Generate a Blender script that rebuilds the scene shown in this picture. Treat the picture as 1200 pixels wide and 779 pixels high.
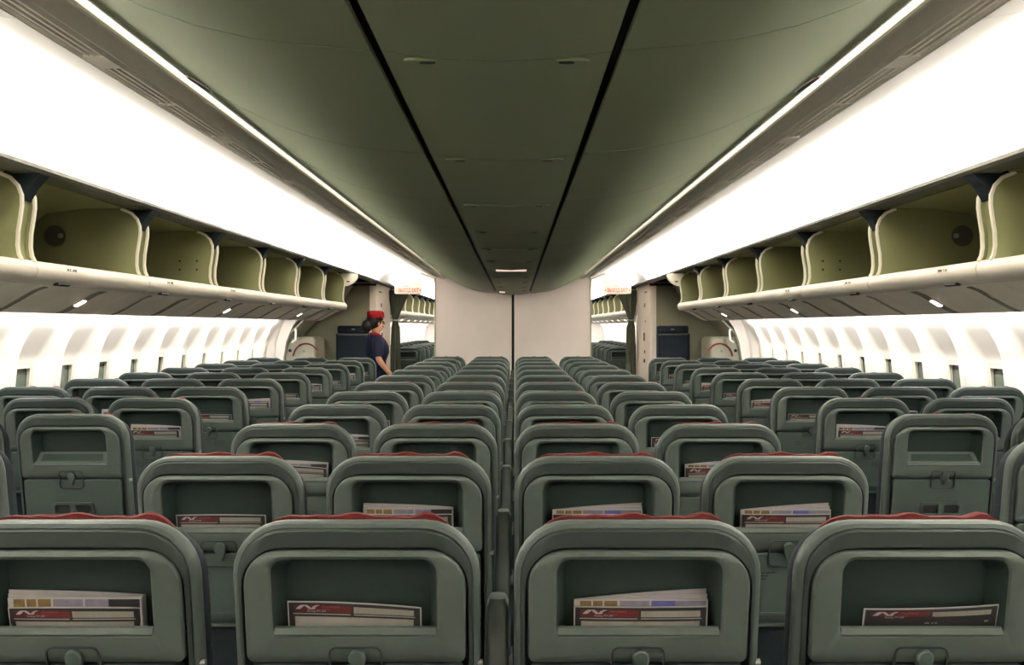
import bpy, bmesh, math, random
from mathutils import Vector, Matrix

random.seed(7)
for o in list(bpy.data.objects):
    bpy.data.objects.remove(o, do_unlink=True)
scene = bpy.context.scene
COL = scene.collection

# ------------------------------------------------------------------ camera
F_PX, VX, VY = 1068.0, 604.0, 382.0
CAMX, CAMZ = 0.0325, 1.50
cam_d = bpy.data.cameras.new('camera')
cam_d.sensor_fit = 'HORIZONTAL'
cam_d.sensor_width = 36.0
cam_d.lens = 36.0 * F_PX / 1200.0
cam_d.shift_x = (600.0 - VX) / 1200.0
cam_d.shift_y = (VY - 389.5) / 1200.0
cam_d.clip_start = 0.05
cam_d.clip_end = 100
cam = bpy.data.objects.new('camera', cam_d)
COL.objects.link(cam)
cam.location = (CAMX, 0, CAMZ)
cam.rotation_euler = (math.pi / 2, 0, 0)
scene.camera = cam

# ------------------------------------------------------------------ world and lamps of the cabin
world = bpy.data.worlds.new('world')
scene.world = world
world.use_nodes = True
world.node_tree.nodes['Background'].inputs[0].default_value = (0.02, 0.02, 0.02, 1)
world.node_tree.nodes['Background'].inputs[1].default_value = 0.0
scene.view_settings.view_transform = 'Standard'
scene.view_settings.look = 'None'
scene.view_settings.gamma = 1.0
scene.view_settings.use_curve_mapping = False
scene.view_settings.exposure = 0.95
scene.cycles.max_bounces = 10
scene.cycles.diffuse_bounces = 7
scene.cycles.glossy_bounces = 3
scene.cycles.use_denoising = True
scene.cycles.sample_clamp_indirect = 8.0

COVE_W = 28.0
BOOST_W = 34.0       # watt per metre of the boosted cove stretch
WALL_W = 7.5
EDGE_W = 0.35
WARM = (1.0, 0.975, 0.95)


def area(name, loc, sx, sy, direction, watts, color=WARM, along=(0, 1, 0)):
    d = bpy.data.lights.new(name, 'AREA')
    d.shape = 'RECTANGLE'
    d.size, d.size_y = sx, sy
    d.energy = watts
    d.color = color
    o = bpy.data.objects.new(name, d)
    COL.objects.link(o)
    z = -Vector(direction).normalized()
    y = Vector(along).normalized()
    x = y.cross(z).normalized()
    y = z.cross(x)
    m = Matrix((x, y, z)).transposed().to_4x4()
    m.translation = Vector(loc)
    o.matrix_world = m
    return o


for s in (-1, 1):
    area('cove_lamp', (s * 1.716, 4.65, 2.077), 0.04, 10.5, (-s * 0.12, 0, 1), COVE_W * 10.5)
    area('cove_boost_lamp', (s * 1.716, 10.93, 2.077), 0.04, 2.0, (-s * 0.12, 0, 1), BOOST_W * 2.0)      # extra cove power added to brighten the partition
    area('cove_lamp', (s * 1.716, 21.5, 2.077), 0.04, 16, (-s * 0.12, 0, 1), COVE_W * 16)
    area('wall_lamp', (s * 2.655, 5.15, 1.665), 0.04, 11.4, (s * 0.08, 0, -1), WALL_W * 11.4)
    area('wall_lamp', (s * 2.655, 21.5, 1.665), 0.04, 16, (s * 0.08, 0, -1), WALL_W * 16)
    # slim lamps behind the lip at the ceiling edge
    area('ceiling_edge_lamp', (s * 0.914, 5.65, 2.136 + 0.005 * 6.35), 0.008, 12.4, (-s * 0.75, 0, 0.65), EDGE_W * 12.4, along=(0, 1, -0.005))


# ------------------------------------------------------------------ materials
def srgb(c):
    return tuple(((v / 255) / 12.92 if v / 255 <= 0.04045 else ((v / 255 + 0.055) / 1.055) ** 2.4) for v in c)


def mat(name, rgb, rough=0.5, var=0.06, scale=40.0, bump=0.0, metal=0.0, spec=0.4, emit=0.0, coords='Object'):
    m = bpy.data.materials.new(name)
    m.use_nodes = True
    nt = m.node_tree
    b = nt.nodes['Principled BSDF']
    b.inputs['Roughness'].default_value = rough
    b.inputs['Metallic'].default_value = metal
    b.inputs['Specular IOR Level'].default_value = spec
    lin = srgb(rgb)
    tc = nt.nodes.new('ShaderNodeTexCoord')
    no = nt.nodes.new('ShaderNodeTexNoise')
    no.inputs['Scale'].default_value = scale
    no.inputs['Detail'].default_value = 3
    nt.links.new(tc.outputs[coords], no.inputs['Vector'])
    ra = nt.nodes.new('ShaderNodeValToRGB')
    ra.color_ramp.elements[0].position = 0.3
    ra.color_ramp.elements[1].position = 0.7
    ra.color_ramp.elements[0].color = tuple(v * (1 - var) for v in lin) + (1,)
    ra.color_ramp.elements[1].color = tuple(min(1, v * (1 + var)) for v in lin) + (1,)
    nt.links.new(no.outputs['Fac'], ra.inputs['Fac'])
    nt.links.new(ra.outputs['Color'], b.inputs['Base Color'])
    if bump:
        bp = nt.nodes.new('ShaderNodeBump')
        bp.inputs['Strength'].default_value = bump
        bp.inputs['Distance'].default_value = 0.002
        nt.links.new(no.outputs['Fac'], bp.inputs['Height'])
        nt.links.new(bp.outputs['Normal'], b.inputs['Normal'])
    if emit:
        b.inputs['Emission Color'].default_value = lin + (1,)
        b.inputs['Emission Strength'].default_value = emit
    return m


M = dict(
    shell=mat('seat_shell_plastic', (60, 68, 64), 0.55, 0.03, 60, 0.15, 0.0, 0.15),
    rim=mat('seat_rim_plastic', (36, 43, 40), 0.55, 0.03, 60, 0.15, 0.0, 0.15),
    bezel=mat('seat_bezel_plastic', (62, 70, 65), 0.55, 0.03, 60, 0.1, 0.0, 0.15),
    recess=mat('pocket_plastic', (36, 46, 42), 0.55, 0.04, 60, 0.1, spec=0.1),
    tray=mat('tray_plastic', (56, 66, 61), 0.55, 0.03, 60, 0.1, 0.0, 0.15),
    dark=mat('dark_gap', (16, 20, 18), 0.7, 0.1),
    navy=mat('navy_upholstery', (24, 31, 34), 0.8, 0.12, 250, 0.4, spec=0.1),
    red=mat('red_headrest_fabric', (66, 20, 19), 0.85, 0.2, 120, 0.5, spec=0.1),
    arm=mat('armrest_plastic', (70, 78, 74), 0.5, 0.04),
    metal=mat('brushed_metal', (150, 152, 148), 0.35, 0.05, 80, 0, 0.8),
    print=mat('grey_print', (14, 16, 14), 0.7),
    paper=mat('white_paper', (150, 146, 146), 0.6, 0.03),
    black=mat('black_print', (24, 22, 22), 0.45),
    cardred=mat('dark_red_print', (70, 16, 16), 0.45, 0.08),
    cardlite=mat('light_grey_print', (130, 128, 122), 0.5, 0.05),
    redtxt=mat('red_lettering', (120, 60, 56), 0.5),
    brown=mat('brown_print', (96, 78, 40), 0.5, 0.3, 90),
    lilac=mat('grey_lilac_print', (104, 102, 114), 0.5, 0.15, 60),
    blue=mat('blue_print', (70, 74, 130), 0.5, 0.2, 60),
    ceil=mat('ceiling_panel_paint', (110, 119, 93), 0.6, 0.02, 3, 0.0, 0.0, 0.15),
    vent=mat('vent_plastic', (226, 220, 204), 0.5, 0.03),
    cove=mat('cove_paint', (238, 232, 220), 0.6, 0.01, 2),
    wall=mat('wall_lining_paint', (216, 210, 200), 0.5, 0.015, 5),
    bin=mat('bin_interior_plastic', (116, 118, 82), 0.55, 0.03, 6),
    bintrim=mat('bin_trim_plastic', (222, 218, 202), 0.42, 0.02, 10),
    valance=mat('valance_rubber', (70, 70, 60), 0.6, 0.05, 10),
    rail=mat('bin_rail_plastic', (214, 208, 194), 0.38, 0.02, 8),
    service=mat('service_panel_plastic', (240, 236, 218), 0.45, 0.03, 8),
    slot=mat('slot_plastic', (120, 118, 98), 0.5, 0.05),
    lampglow=mat('reading_lamp_lens', (255, 236, 222), 0.3, 0.0, 5, emit=3.0),
    stripglow=mat('glow_strip_pale', (255, 226, 210), 0.3, 0.0, 5, emit=0.35),
    glass=mat('window_glass', (96, 104, 92), 0.12, 0.15, 8, 0.0, 0.0, 0.7),
    winframe=mat('window_frame_plastic', (196, 194, 176), 0.45, 0.03),
    carpet=mat('carpet', (52, 60, 66), 0.95, 0.25, 300, 0.6, spec=0.1),
    part=mat('partition_laminate', (240, 229, 222), 0.55, 0.02, 4),
    monu=mat('monument_laminate', (122, 122, 98), 0.5, 0.02, 4),
    post=mat('post_laminate', (236, 226, 214), 0.5, 0.03, 6),
    jump=mat('jump_seat_fabric', (22, 28, 35), 0.7, 0.1, 150, 0.2, spec=0.1),
    curtain=mat('curtain_fabric', (64, 68, 56), 0.9, 0.12, 60, 0.3),
    signw=mat('sign_plastic', (246, 240, 228), 0.4, 0.01),
    signp=mat('sign_text_band', (246, 220, 204), 0.4, 0.02),
    signr=mat('sign_red_lettering', (104, 20, 15), 0.4),
    skin=mat('skin', (168, 122, 96), 0.5, 0.05, 60),
    dress=mat('navy_dress_fabric', (13, 16, 32), 0.8, 0.12, 200, 0.3, spec=0.1),
    hat=mat('red_felt', (96, 12, 16), 0.8, 0.1, 200, 0.3, spec=0.1),
    hair=mat('dark_hair', (24, 20, 20), 0.5, 0.2, 150, 0.3, spec=0.1),
    shoe=mat('black_leather', (18, 18, 20), 0.4),
    strap=mat('red_strap', (100, 16, 16), 0.6),
    door=mat('door_lining_plastic', (150, 148, 130), 0.5, 0.02, 6),
)


# ------------------------------------------------------------------ mesh helpers
class MB:
    def __init__(self):
        self.v, self.f, self.m = [], [], []

    def add(self, verts, faces, mi=0):
        b = len(self.v)
        self.v += [tuple(p) for p in verts]
        self.f += [tuple(b + i for i in f) for f in faces]
        self.m += [mi] * len(faces)
        return self

    def box(self, x0, x1, y0, y1, z0, z1, mi=0):
        v = [(x, y, z) for z in (z0, z1) for y in (y0, y1) for x in (x0, x1)]
        f = [(0, 2, 3, 1), (4, 5, 7, 6), (0, 1, 5, 4), (2, 6, 7, 3), (0, 4, 6, 2), (1, 3, 7, 5)]
        return self.add(v, f, mi)

    def loft(self, loops, cap0=True, cap1=True, mi=0, closed=True):
        n = len(loops[0])
        v = [p for l in loops for p in l]
        f = []
        for k in range(len(loops) - 1):
            a, b = k * n, (k + 1) * n
            for i in range(n if closed else n - 1):
                j = (i + 1) % n
                f.append((a + i, a + j, b + j, b + i))
        if cap0:
            f.append(tuple(range(n - 1, -1, -1)))
        if cap1:
            b = (len(loops) - 1) * n
            f.append(tuple(b + i for i in range(n)))
        return self.add(v, f, mi)

    def tube(self, pts, r, n=8, mi=0, caps=True):
        pts = [Vector(p) for p in pts]
        rs = r if isinstance(r, (list, tuple)) else [r] * len(pts)
        loops = []
        up0 = None
        for i, p in enumerate(pts):
            t = (pts[min(i + 1, len(pts) - 1)] - pts[max(i - 1, 0)]).normalized()
            if up0 is None:
                ref = Vector((0, 0, 1)) if abs(t.z) < 0.9 else Vector((0, 1, 0))
                up0 = (ref - t * ref.dot(t)).normalized()
            else:
                up0 = (up0 - t * up0.dot(t)).normalized()
            w = t.cross(up0)
            loops.append([p + (up0 * math.cos(a) + w * math.sin(a)) * rs[i] for a in [2 * math.pi * k / n for k in range(n)]])
        return self.loft(loops, caps, caps, mi)

    def shear(self, fn):
        self.v = [fn(p) for p in self.v]
        return self

    def data(self, name, mats, smooth=False, flip=False):
        me = bpy.data.meshes.new(name)
        me.from_pydata(self.v, [], self.f)
        if not isinstance(mats, (list, tuple)):
            mats = [mats]
        for m in mats:
            me.materials.append(m)
        me.polygons.foreach_set('material_index', self.m)
        bm = bmesh.new()
        bm.from_mesh(me)
        bmesh.ops.recalc_face_normals(bm, faces=bm.faces)
        bm.to_mesh(me)
        bm.free()
        if smooth:
            me.polygons.foreach_set('use_smooth', [True] * len(me.polygons))
            try:
                me.set_sharp_from_angle(angle=math.radians(38))
            except Exception:
                pass
        me.update()
        return me


def rr(hw, z0, z1, rt, rb, n=6, cx=0.0):
    """rounded rectangle loop in x,z ; starts bottom left, counter-clockwise seen from -y"""
    pts = []
    for (cxx, cz, r, a0) in ((cx + hw - rb, z0 + rb, rb, -90), (cx + hw - rt, z1 - rt, rt, 0),
                             (cx - hw + rt, z1 - rt, rt, 90), (cx - hw + rb, z0 + rb, rb, 180)):
        for k in range(n + 1):
            a = math.radians(a0 + 90 * k / n)
            pts.append((cxx + r * math.cos(a), cz + r * math.sin(a)))
    return pts


def at_y(loop, y):
    return [(x, y, z) for x, z in loop]


def obj(name, me, parent=None, loc=None, rot=None):
    o = bpy.data.objects.new(name, me)
    COL.objects.link(o)
    if parent is not None:
        o.parent = parent
    if loc is not None:
        o.location = loc
    if rot is not None:
        o.rotation_euler = rot
    return o


def empty(name, loc=(0, 0, 0)):
    o = bpy.data.objects.new(name, None)
    o.empty_display_size = 0.1
    COL.objects.link(o)
    o.location = loc
    return o


def tag(o, label=None, cat=None, group=None, kind=None):
    if label:
        o['label'] = label
    if cat:
        o['category'] = cat
    if group:
        o['group'] = group
    if kind:
        o['kind'] = kind
    return o


_dg = None


def text_geo(s, size, bold=0.0):
    cu = bpy.data.curves.new('lettering', 'FONT')
    cu.body = s
    cu.size = size
    cu.offset = bold
    cu.align_x = 'LEFT'
    cu.resolution_u = 2
    t = bpy.data.objects.new('lettering', cu)
    COL.objects.link(t)
    bpy.context.view_layer.update()
    dg = bpy.context.evaluated_depsgraph_get()
    me = t.evaluated_get(dg).to_mesh()
    v = [tuple(p.co) for p in me.vertices]
    f = [tuple(p.vertices) for p in me.polygons]
    t.evaluated_get(dg).to_mesh_clear()
    bpy.data.objects.remove(t, do_unlink=True)
    bpy.data.curves.remove(cu)
    return v, f


# ================================================================== THE SETTING
Y0, Y1 = -0.7, 12.0        # this cabin
YF = 30.0                  # end of the next cabin
# ---- floor
floor = obj('floor', MB().box(-3.0, 3.0, Y0 - 0.1, YF + 0.1, -0.05, 0).data('floor', M['carpet']))
tag(floor, 'dark blue grey carpeted cabin floor', kind='structure')

# ---- ceiling: curved panels with slope
CPROF = [(0.222, 1.932), (0.33, 1.940), (0.43, 1.953), (0.53, 1.976), (0.62, 2.008), (0.72, 2.055), (0.81, 2.105),
         (0.845, 2.1235), (0.870, 2.136)]
slope = lambda Y: 0.005 * (12.0 - Y)
ceil_root = empty('ceiling', (0, 0, 0))
tag(ceil_root, 'dark grey green curved ceiling of long panels with two black grooves', kind='structure')


def ceil_strip(prof, y0, y1, thick=0.012):
    mb = MB()
    loops = []
    for y in (y0, y1):
        d = slope(y)
        lo = [(x, y, z + d) for x, z in prof]
        hi = [(x, y, z + d + thick) for x, z in reversed(prof)]
        loops.append(lo + hi)
    return mb.loft(loops)


joints = [Y0] + [1.60 + 0.93 * k for k in range(-3, 12)]
joints = sorted(set([j for j in joints if Y0 - 0.01 <= j < Y1 - 0.3])) + [Y1]
for a, b in zip(joints[:-1], joints[1:]):
    g = 0.003
    cp = [(-0.202, 1.930), (-0.12, 1.918), (0, 1.912), (0.12, 1.918), (0.202, 1.930)]
    obj('ceiling_panel', ceil_strip(cp, a + g, b - g).data('ceiling_panel', M['ceil'], True), ceil_root)
    for s in (-1, 1):
        pr = [(s * x, z) for x, z in CPROF]
        obj('ceiling_panel', ceil_strip(pr, a + g, b - g).data('ceiling_panel', M['ceil'], True), ceil_root)
# dark channel behind the grooves and joints
mb = MB()
for s in (-1, 0, 1):
    pr = [(-0.21, 1.955), (0.21, 1.955)] if s == 0 else [(s * (x if i else 0.19), z + 0.03) for i, (x, z) in enumerate(CPROF[:-1])]
    mb2 = ceil_strip(pr, Y0, Y1, 0.01)
    mb.add(mb2.v, mb2.f)
obj('ceiling_backing', mb.data('ceiling_backing', M['dark']), ceil_root)
# latches on the centre panels
lm = MB()
lm.loft([[(0.03 * math.cos(t) * k, 0.011 * math.sin(t) * k, zz) for t in [2 * math.pi * i / 16 for i in range(16)]]
         for k, zz in ((1.0, 0.0), (1.0, -0.004), (0.8, -0.006))])
lme = lm.data('latch', M['ceil'], True)
lk = MB().loft([[(0.014 * math.cos(t) * k, 0.006 * math.sin(t) * k, zz) for t in [2 * math.pi * i / 10 for i in range(10)]]
                for k, zz in ((1.0, 0.0), (1.0, -0.003))])
lke = lk.data('keyhole', M['dark'])
for j in joints[1:-1]:
    if j < 1.2:
        continue
    for s in (-1, 1):
        l = obj('latch', lme, ceil_root, (s * 0.135, j + 0.012, 1.9205 + slope(j)))
        obj('keyhole', lke, l, (-s * 0.012, 0.0, -0.005))
# leaf shaped recesses at the ceiling edge
for s in (-1, 1):
    for yy in (2.5, 5.5, 7.05, 8.6, 10.15):
        mb, mr = MB(), MB()
        n = 14
        up, lo, upo, loo = [], [], [], []
        for i in range(n + 1):
            t = i / n
            yv = yy - 0.075 + 0.15 * t
            w = 0.028 * math.sin(math.pi * t)
            xc = 0.835
            for off, L, ext in ((w, up, 0), (-w, lo, 0), (w + 0.006, upo, 1), (-w - 0.006, loo, 1)):
                x = xc + off
                z = 2.1175 + (x - 0.835) * 0.53 + slope(yv) - (0.004 if not ext else 0.001)
                L.append((s * x, yv, z))
        mb.add(up + lo, [(i, i + 1, n + 1 + i + 1, n + 1 + i) for i in range(n)])
        mr.add(up + upo, [(i, i + 1, n + 1 + i + 1, n + 1 + i) for i in range(n)])
        mr.add(lo + loo, [(i, i + 1, n + 1 + i + 1, n + 1 + i) for i in range(n)])
        rc = obj('finger_recess', mb.data('finger_recess', M['dark']), ceil_root)
        obj('recess_rim', mr.data('recess_rim', M['bintrim'], True), rc)
# small bright strip and box far along the centre panels, made to glow
for (x, y, hw, hy, nm) in ((0.0, 7.15, 0.12, 0.03, 'glow_strip'), (-0.13, 11.2, 0.035, 0.05, 'glow_strip')):
    zc = 1.915 + slope(y)
    r_ = obj(nm, MB().loft([at_y(rr(hw, zc - 0.010, zc + 0.006, 0.004, 0.004, 3), y - hy), at_y(rr(hw, zc - 0.010, zc + 0.006, 0.004, 0.004, 3), y + hy)]).data(nm, M['stripglow']))
    for v in r_.data.vertices:
        v.co.x += x
    tag(r_, 'small pale glowing strip on the ceiling centre panel' if x == 0 else 'tiny pale indicator box on ceiling beside the partition top', 'light')

# ---- vents between ceiling and cove
VPROF = [(0.985, 2.205), (1.015, 2.200), (1.10, 2.198)]
vent_y = []
yy = -0.6
while yy < 11.7:
    vent_y.append(yy)
    yy += 0.46
for s, side in ((-1, 'left'), (1, 'right')):
    tr = empty('trim_1' if s < 0 else 'trim_2')
    tag(tr, '%s long pale vent strip between ceiling and lit cove' % side, kind='structure')
    mb = MB()
    for (xa, xb, za, zb, k0) in ((0.888, 0.936, 2.118, 2.126, 1.0), (0.992, 1.007, 2.126, 2.148, 0.25)):
        loops = []
        for y in (Y0, Y1):
            d = slope(y) * 0.25 + 0.004
            d0 = slope(y) * k0 + 0.004
            loops.append([(s * xa, y, za + d0), (s * xb, y, za + d), (s * xb, y, zb + d), (s * xa, y, zb + d0)])
        mb.loft(loops)
    obj('vent_border', mb.data('vent_border', M['vent']), tr)
    mb = MB()
    loops = []
    for y in (Y0, Y1):
        d = slope(y) * 0.25 + 0.004
        loops.append([(s * 0.934, y, 2.140 + d), (s * 1.004, y, 2.140 + d), (s * 1.004, y, 2.150 + d), (s * 0.934, y, 2.150 + d)])
    mb.loft(loops)
    ch = [(0.936, 2.129), (0.950, 2.150), (0.948, 2.172), (0.91, 2.190), (0.862, 2.168)]
    loops = [[(s * x, y, z + slope(y)) for x, z in ch] + [(s * (x + 0.004), y, z + slope(y) + 0.006) for x, z in reversed(ch)] for y in (Y0, Y1)]
    obj('lamp_channel', MB().loft(loops).data('lamp_channel', M['cove'], True), tr)
    obj('vent_duct', mb.data('vent_duct', M['dark']), tr)
    slat = MB().box(-0.0034, 0.0034, 0, 0.44, 0, 0.010).data('slat', M['vent'])
    bar = MB().box(-0.029, 0.029, 0, 0.02, -0.001, 0.013).data('cross_bar', M['vent'])
    blank = MB().box(-0.029, 0.029, 0, 0.10, -0.001, 0.013).data('blank_plate', M['vent'])
    for k, yv in enumerate(vent_y):
        zz = 2.127 + slope(yv) * 0.25
        long_gap = (k % 2 == 0)
        obj('blank_plate' if long_gap else 'cross_bar', blank if long_gap else bar, tr, (s * 0.964, yv, zz))
        if yv < 8.0:
            for q in range(3):
                obj('slat', slat, tr, (s * (0.947 + 0.017 * q), yv + 0.02, zz))
        else:
            m4 = MB()
            for q in range(3):
                m4.box(-0.0034 + 0.017 * q, 0.0034 + 0.017 * q, 0, 0.44, 0, 0.012)
            g = obj('slats', m4.data('slats', M['vent']), tr, ((0.947 if s > 0 else -0.981), yv + 0.02, zz))

# ---- lit cove
COVE = [(1.006, 2.140), (1.08, 2.153), (1.15, 2.176), (1.22, 2.203), (1.30, 2.228), (1.40, 2.248), (1.50, 2.258), (1.62, 2.238), (1.72, 2.195), (1.765, 2.14), (1.782, 2.070)]
for s, side in ((-1, 'left'), (1, 'right')):
    cv = empty('trim_3' if s < 0 else 'trim_4')
    tag(cv, '%s glowing white cove above the open bins' % side, kind='structure')
    edges = [Y0 + 0.0, 1.9, 5.75, 9.6, Y1, YF]
    for a, b in zip(edges[:-1], edges[1:]):
        loops = []
        for y in (a + 0.002, b - 0.002):
            lo = [(s * x, y, z) for x, z in COVE]
            hi = [(s * (x + 0.006), y, z + 0.012) for x, z in reversed(COVE)]
            loops.append(lo + hi)
        obj('cove_panel', MB().loft(loops).data('cove_panel', M['cove'], True), cv)
        # valance that hides the lamp, dark underside lip
        val = [(1.784, 2.069), (1.74, 2.062), (1.700, 2.063), (1.684, 2.0815), (1.674, 2.079), (1.674, 2.064), (1.686, 2.053), (1.74, 2.050), (1.788, 2.054)]
        loops = [[(s * x, y, z) for x, z in val] for y in (a + 0.002, b - 0.002)]
        obj('valance', MB().loft(loops).data('valance', M['valance'], True), cv)

# ---- side walls: sculpted lining panels with windows
WP = [(0.0, 2.62), (0.3, 2.80), (0.7, 2.90), (1.0, 2.925), (1.3, 2.895), (1.45, 2.85), (1.58, 2.795), (1.75, 2.68)]


def wprof(z):
    for (z0, x0), (z1, x1) in zip(WP[:-1], WP[1:]):
        if z0 <= z <= z1:
            t = (z - z0) / (z1 - z0)
            return x0 + (x1 - x0) * t
    return WP[-1][1]


def sstep(a, b, x):
    t = max(0, min(1, (x - a) / (b - a)))
    return t * t * (3 - 2 * t)


WIN = 0.533
PAN = 2 * WIN
WZ = 1.09


def wall_panel(s, n_win=2):
    mb = MB()
    ny, z_list = 64, []
    z = 0.0
    while z <= 1.75:
        z_list.append(z)
        z += 0.05 if z < 0.8 else 0.022
    verts, faces = [], []
    L = PAN - 0.004
    for j in range(ny + 1):
        y = L * j / ny
        for z in z_list:
            x = wprof(z)
            dy = min(abs(y - WIN * 0.5), abs(y - WIN * 1.5))
            wtop = 0.215 - 0.03 * sstep(1.3, 1.6, z)
            m = 1 - sstep(0.11, wtop, dy)
            vz = sstep(0.78, 0.90, z) * (1 - sstep(1.25, 1.56, z))
            d = 0.075 * m * vz
            # groove at panel ends
            e = min(y, L - y)
            d += 0.010 * (1 - sstep(0.0, 0.010, e))
            d -= 0.006 * sstep(0.012, 0.02, e) * (1 - sstep(0.025, 0.04, e))
            verts.append((s * (x + d), y, z))
    nz = len(z_list)
    for j in range(ny):
        yc = L * (j + 0.5) / ny
        for k in range(nz - 1):
            zc = (z_list[k] + z_list[k + 1]) / 2
            dy = min(abs(yc - WIN * 0.5), abs(yc - WIN * 1.5))
            if dy < 0.085 and abs(zc - WZ) < 0.145:
                continue
            faces.append((j * nz + k, (j + 1) * nz + k, (j + 1) * nz + k + 1, j * nz + k + 1))
    mb.add(verts, faces)
    me = mb.data('wall_panel', M['wall'], True)
    me.polygons.foreach_set('use_smooth', [True] * len(me.polygons))
    return me


wn = 0


def win_parts(s):
    # frame ring in plane x ~ const (local origin at window centre), outer and inner rounded rect in y,z
    def ring(hw, hh, r, x):
        return [(s * x, p, q) for p, q in rr(hw, -hh, hh, r, r, 5)]
    fr = MB()
    loops = [ring(0.122, 0.192, 0.06, 0.012), ring(0.117, 0.187, 0.06, -0.004), ring(0.098, 0.168, 0.045, -0.002), ring(0.092, 0.160, 0.042, 0.030)]
    fr.loft(loops, False, False)
    fme = fr.data('window_frame', M['winframe'], True)
    pa = MB().loft([ring(0.093, 0.161, 0.042, 0.026), ring(0.093, 0.161, 0.042, 0.032)])
    pme = pa.data('pane', M['glass'])
    seal = MB().loft([ring(0.092, 0.160, 0.042, 0.0245), ring(0.092, 0.160, 0.042, 0.027), ring(0.083, 0.151, 0.036, 0.026), ring(0.083, 0.151, 0.036, 0.0242)], False, False)
    return fme, pme, seal.data('seal', M['dark'])


first_panel = 0.0
for s, side in ((-1, 'left'), (1, 'right')):
    w = empty('wall_' + side)
    tag(w, '%s cabin wall of sculpted white lining panels' % side, kind='structure')
    pme = wall_panel(s)
    fme, gme, sme = win_parts(s)
    # window centres near Y=5.36 + k*WIN ; panel starts half a pitch before a window
    y_start = 5.57 - WIN * 0.5 - PAN * 6
    n = 0
    lean = math.atan2(2.925 - 2.895, 0.3)
    ends = []
    yk = y_start - 0.533
    while yk < YF - 0.5:
        if yk + PAN < 11.2 or yk > 13.3:
            obj('wall_panel', pme, w, (0, yk + 0.002, 0))
            ends.append((yk, yk + PAN))
            for q in (0.5, 1.5):
                cy = yk + WIN * q
                if cy > 3.0 and cy < 26:
                    wn += 1
                    wi = empty('window_%d' % wn, (s * (wprof(WZ) + 0.070), cy, WZ))
                    tag(wi, 'small rounded cabin window, number %d from the camera along the %s wall' % (n + 1, side), kind='structure')
                    n += 1
                    wi.rotation_euler = (0, -s * 0.06, 0)
                    obj('window_frame', fme, wi)
                    obj('pane', gme, wi)
                    obj('seal', sme, wi)
        yk += PAN
    WALL_END = max(b for a, b in ends if b < 12)

wb = obj('wall_back', MB().box(-3.0, 3.0, Y0 - 0.1, Y0, 0, 2.4).data('wall_back', M['part']))  # unseen wall, set close to dim the near seat backs
tag(wb, 'unseen pale wall set close behind the camera to cut light', kind='structure')
wf = obj('wall_front', MB().box(-3.0, 3.0, YF, YF + 0.1, 0, 2.4).data('wall_front', M['part']))
tag(wf, 'pale wall closing the next cabin', kind='structure')
cs = obj('ceiling_panel', MB().box(-1.1, 1.1, Y1 + 1.3, YF, 2.2, 2.22).data('ceiling_panel', M['ceil']), ceil_root)

# ================================================================== OVERHEAD BINS
BINL = 1.03
SC = [(1.742, 1.738), (1.752, 1.758), (1.757, 1.79), (1.755, 1.84), (1.747, 1.89), (1.741, 1.935), (1.742, 1.970), (1.755, 2.004), (1.782, 2.032), (1.83, 2.052)]
RAIL = [(1.800, 1.742), (1.752, 1.742), (1.738, 1.734), (1.728, 1.715), (1.728, 1.695), (1.738, 1.675), (1.752, 1.664), (1.775, 1.660), (1.800, 1.664)]


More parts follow.
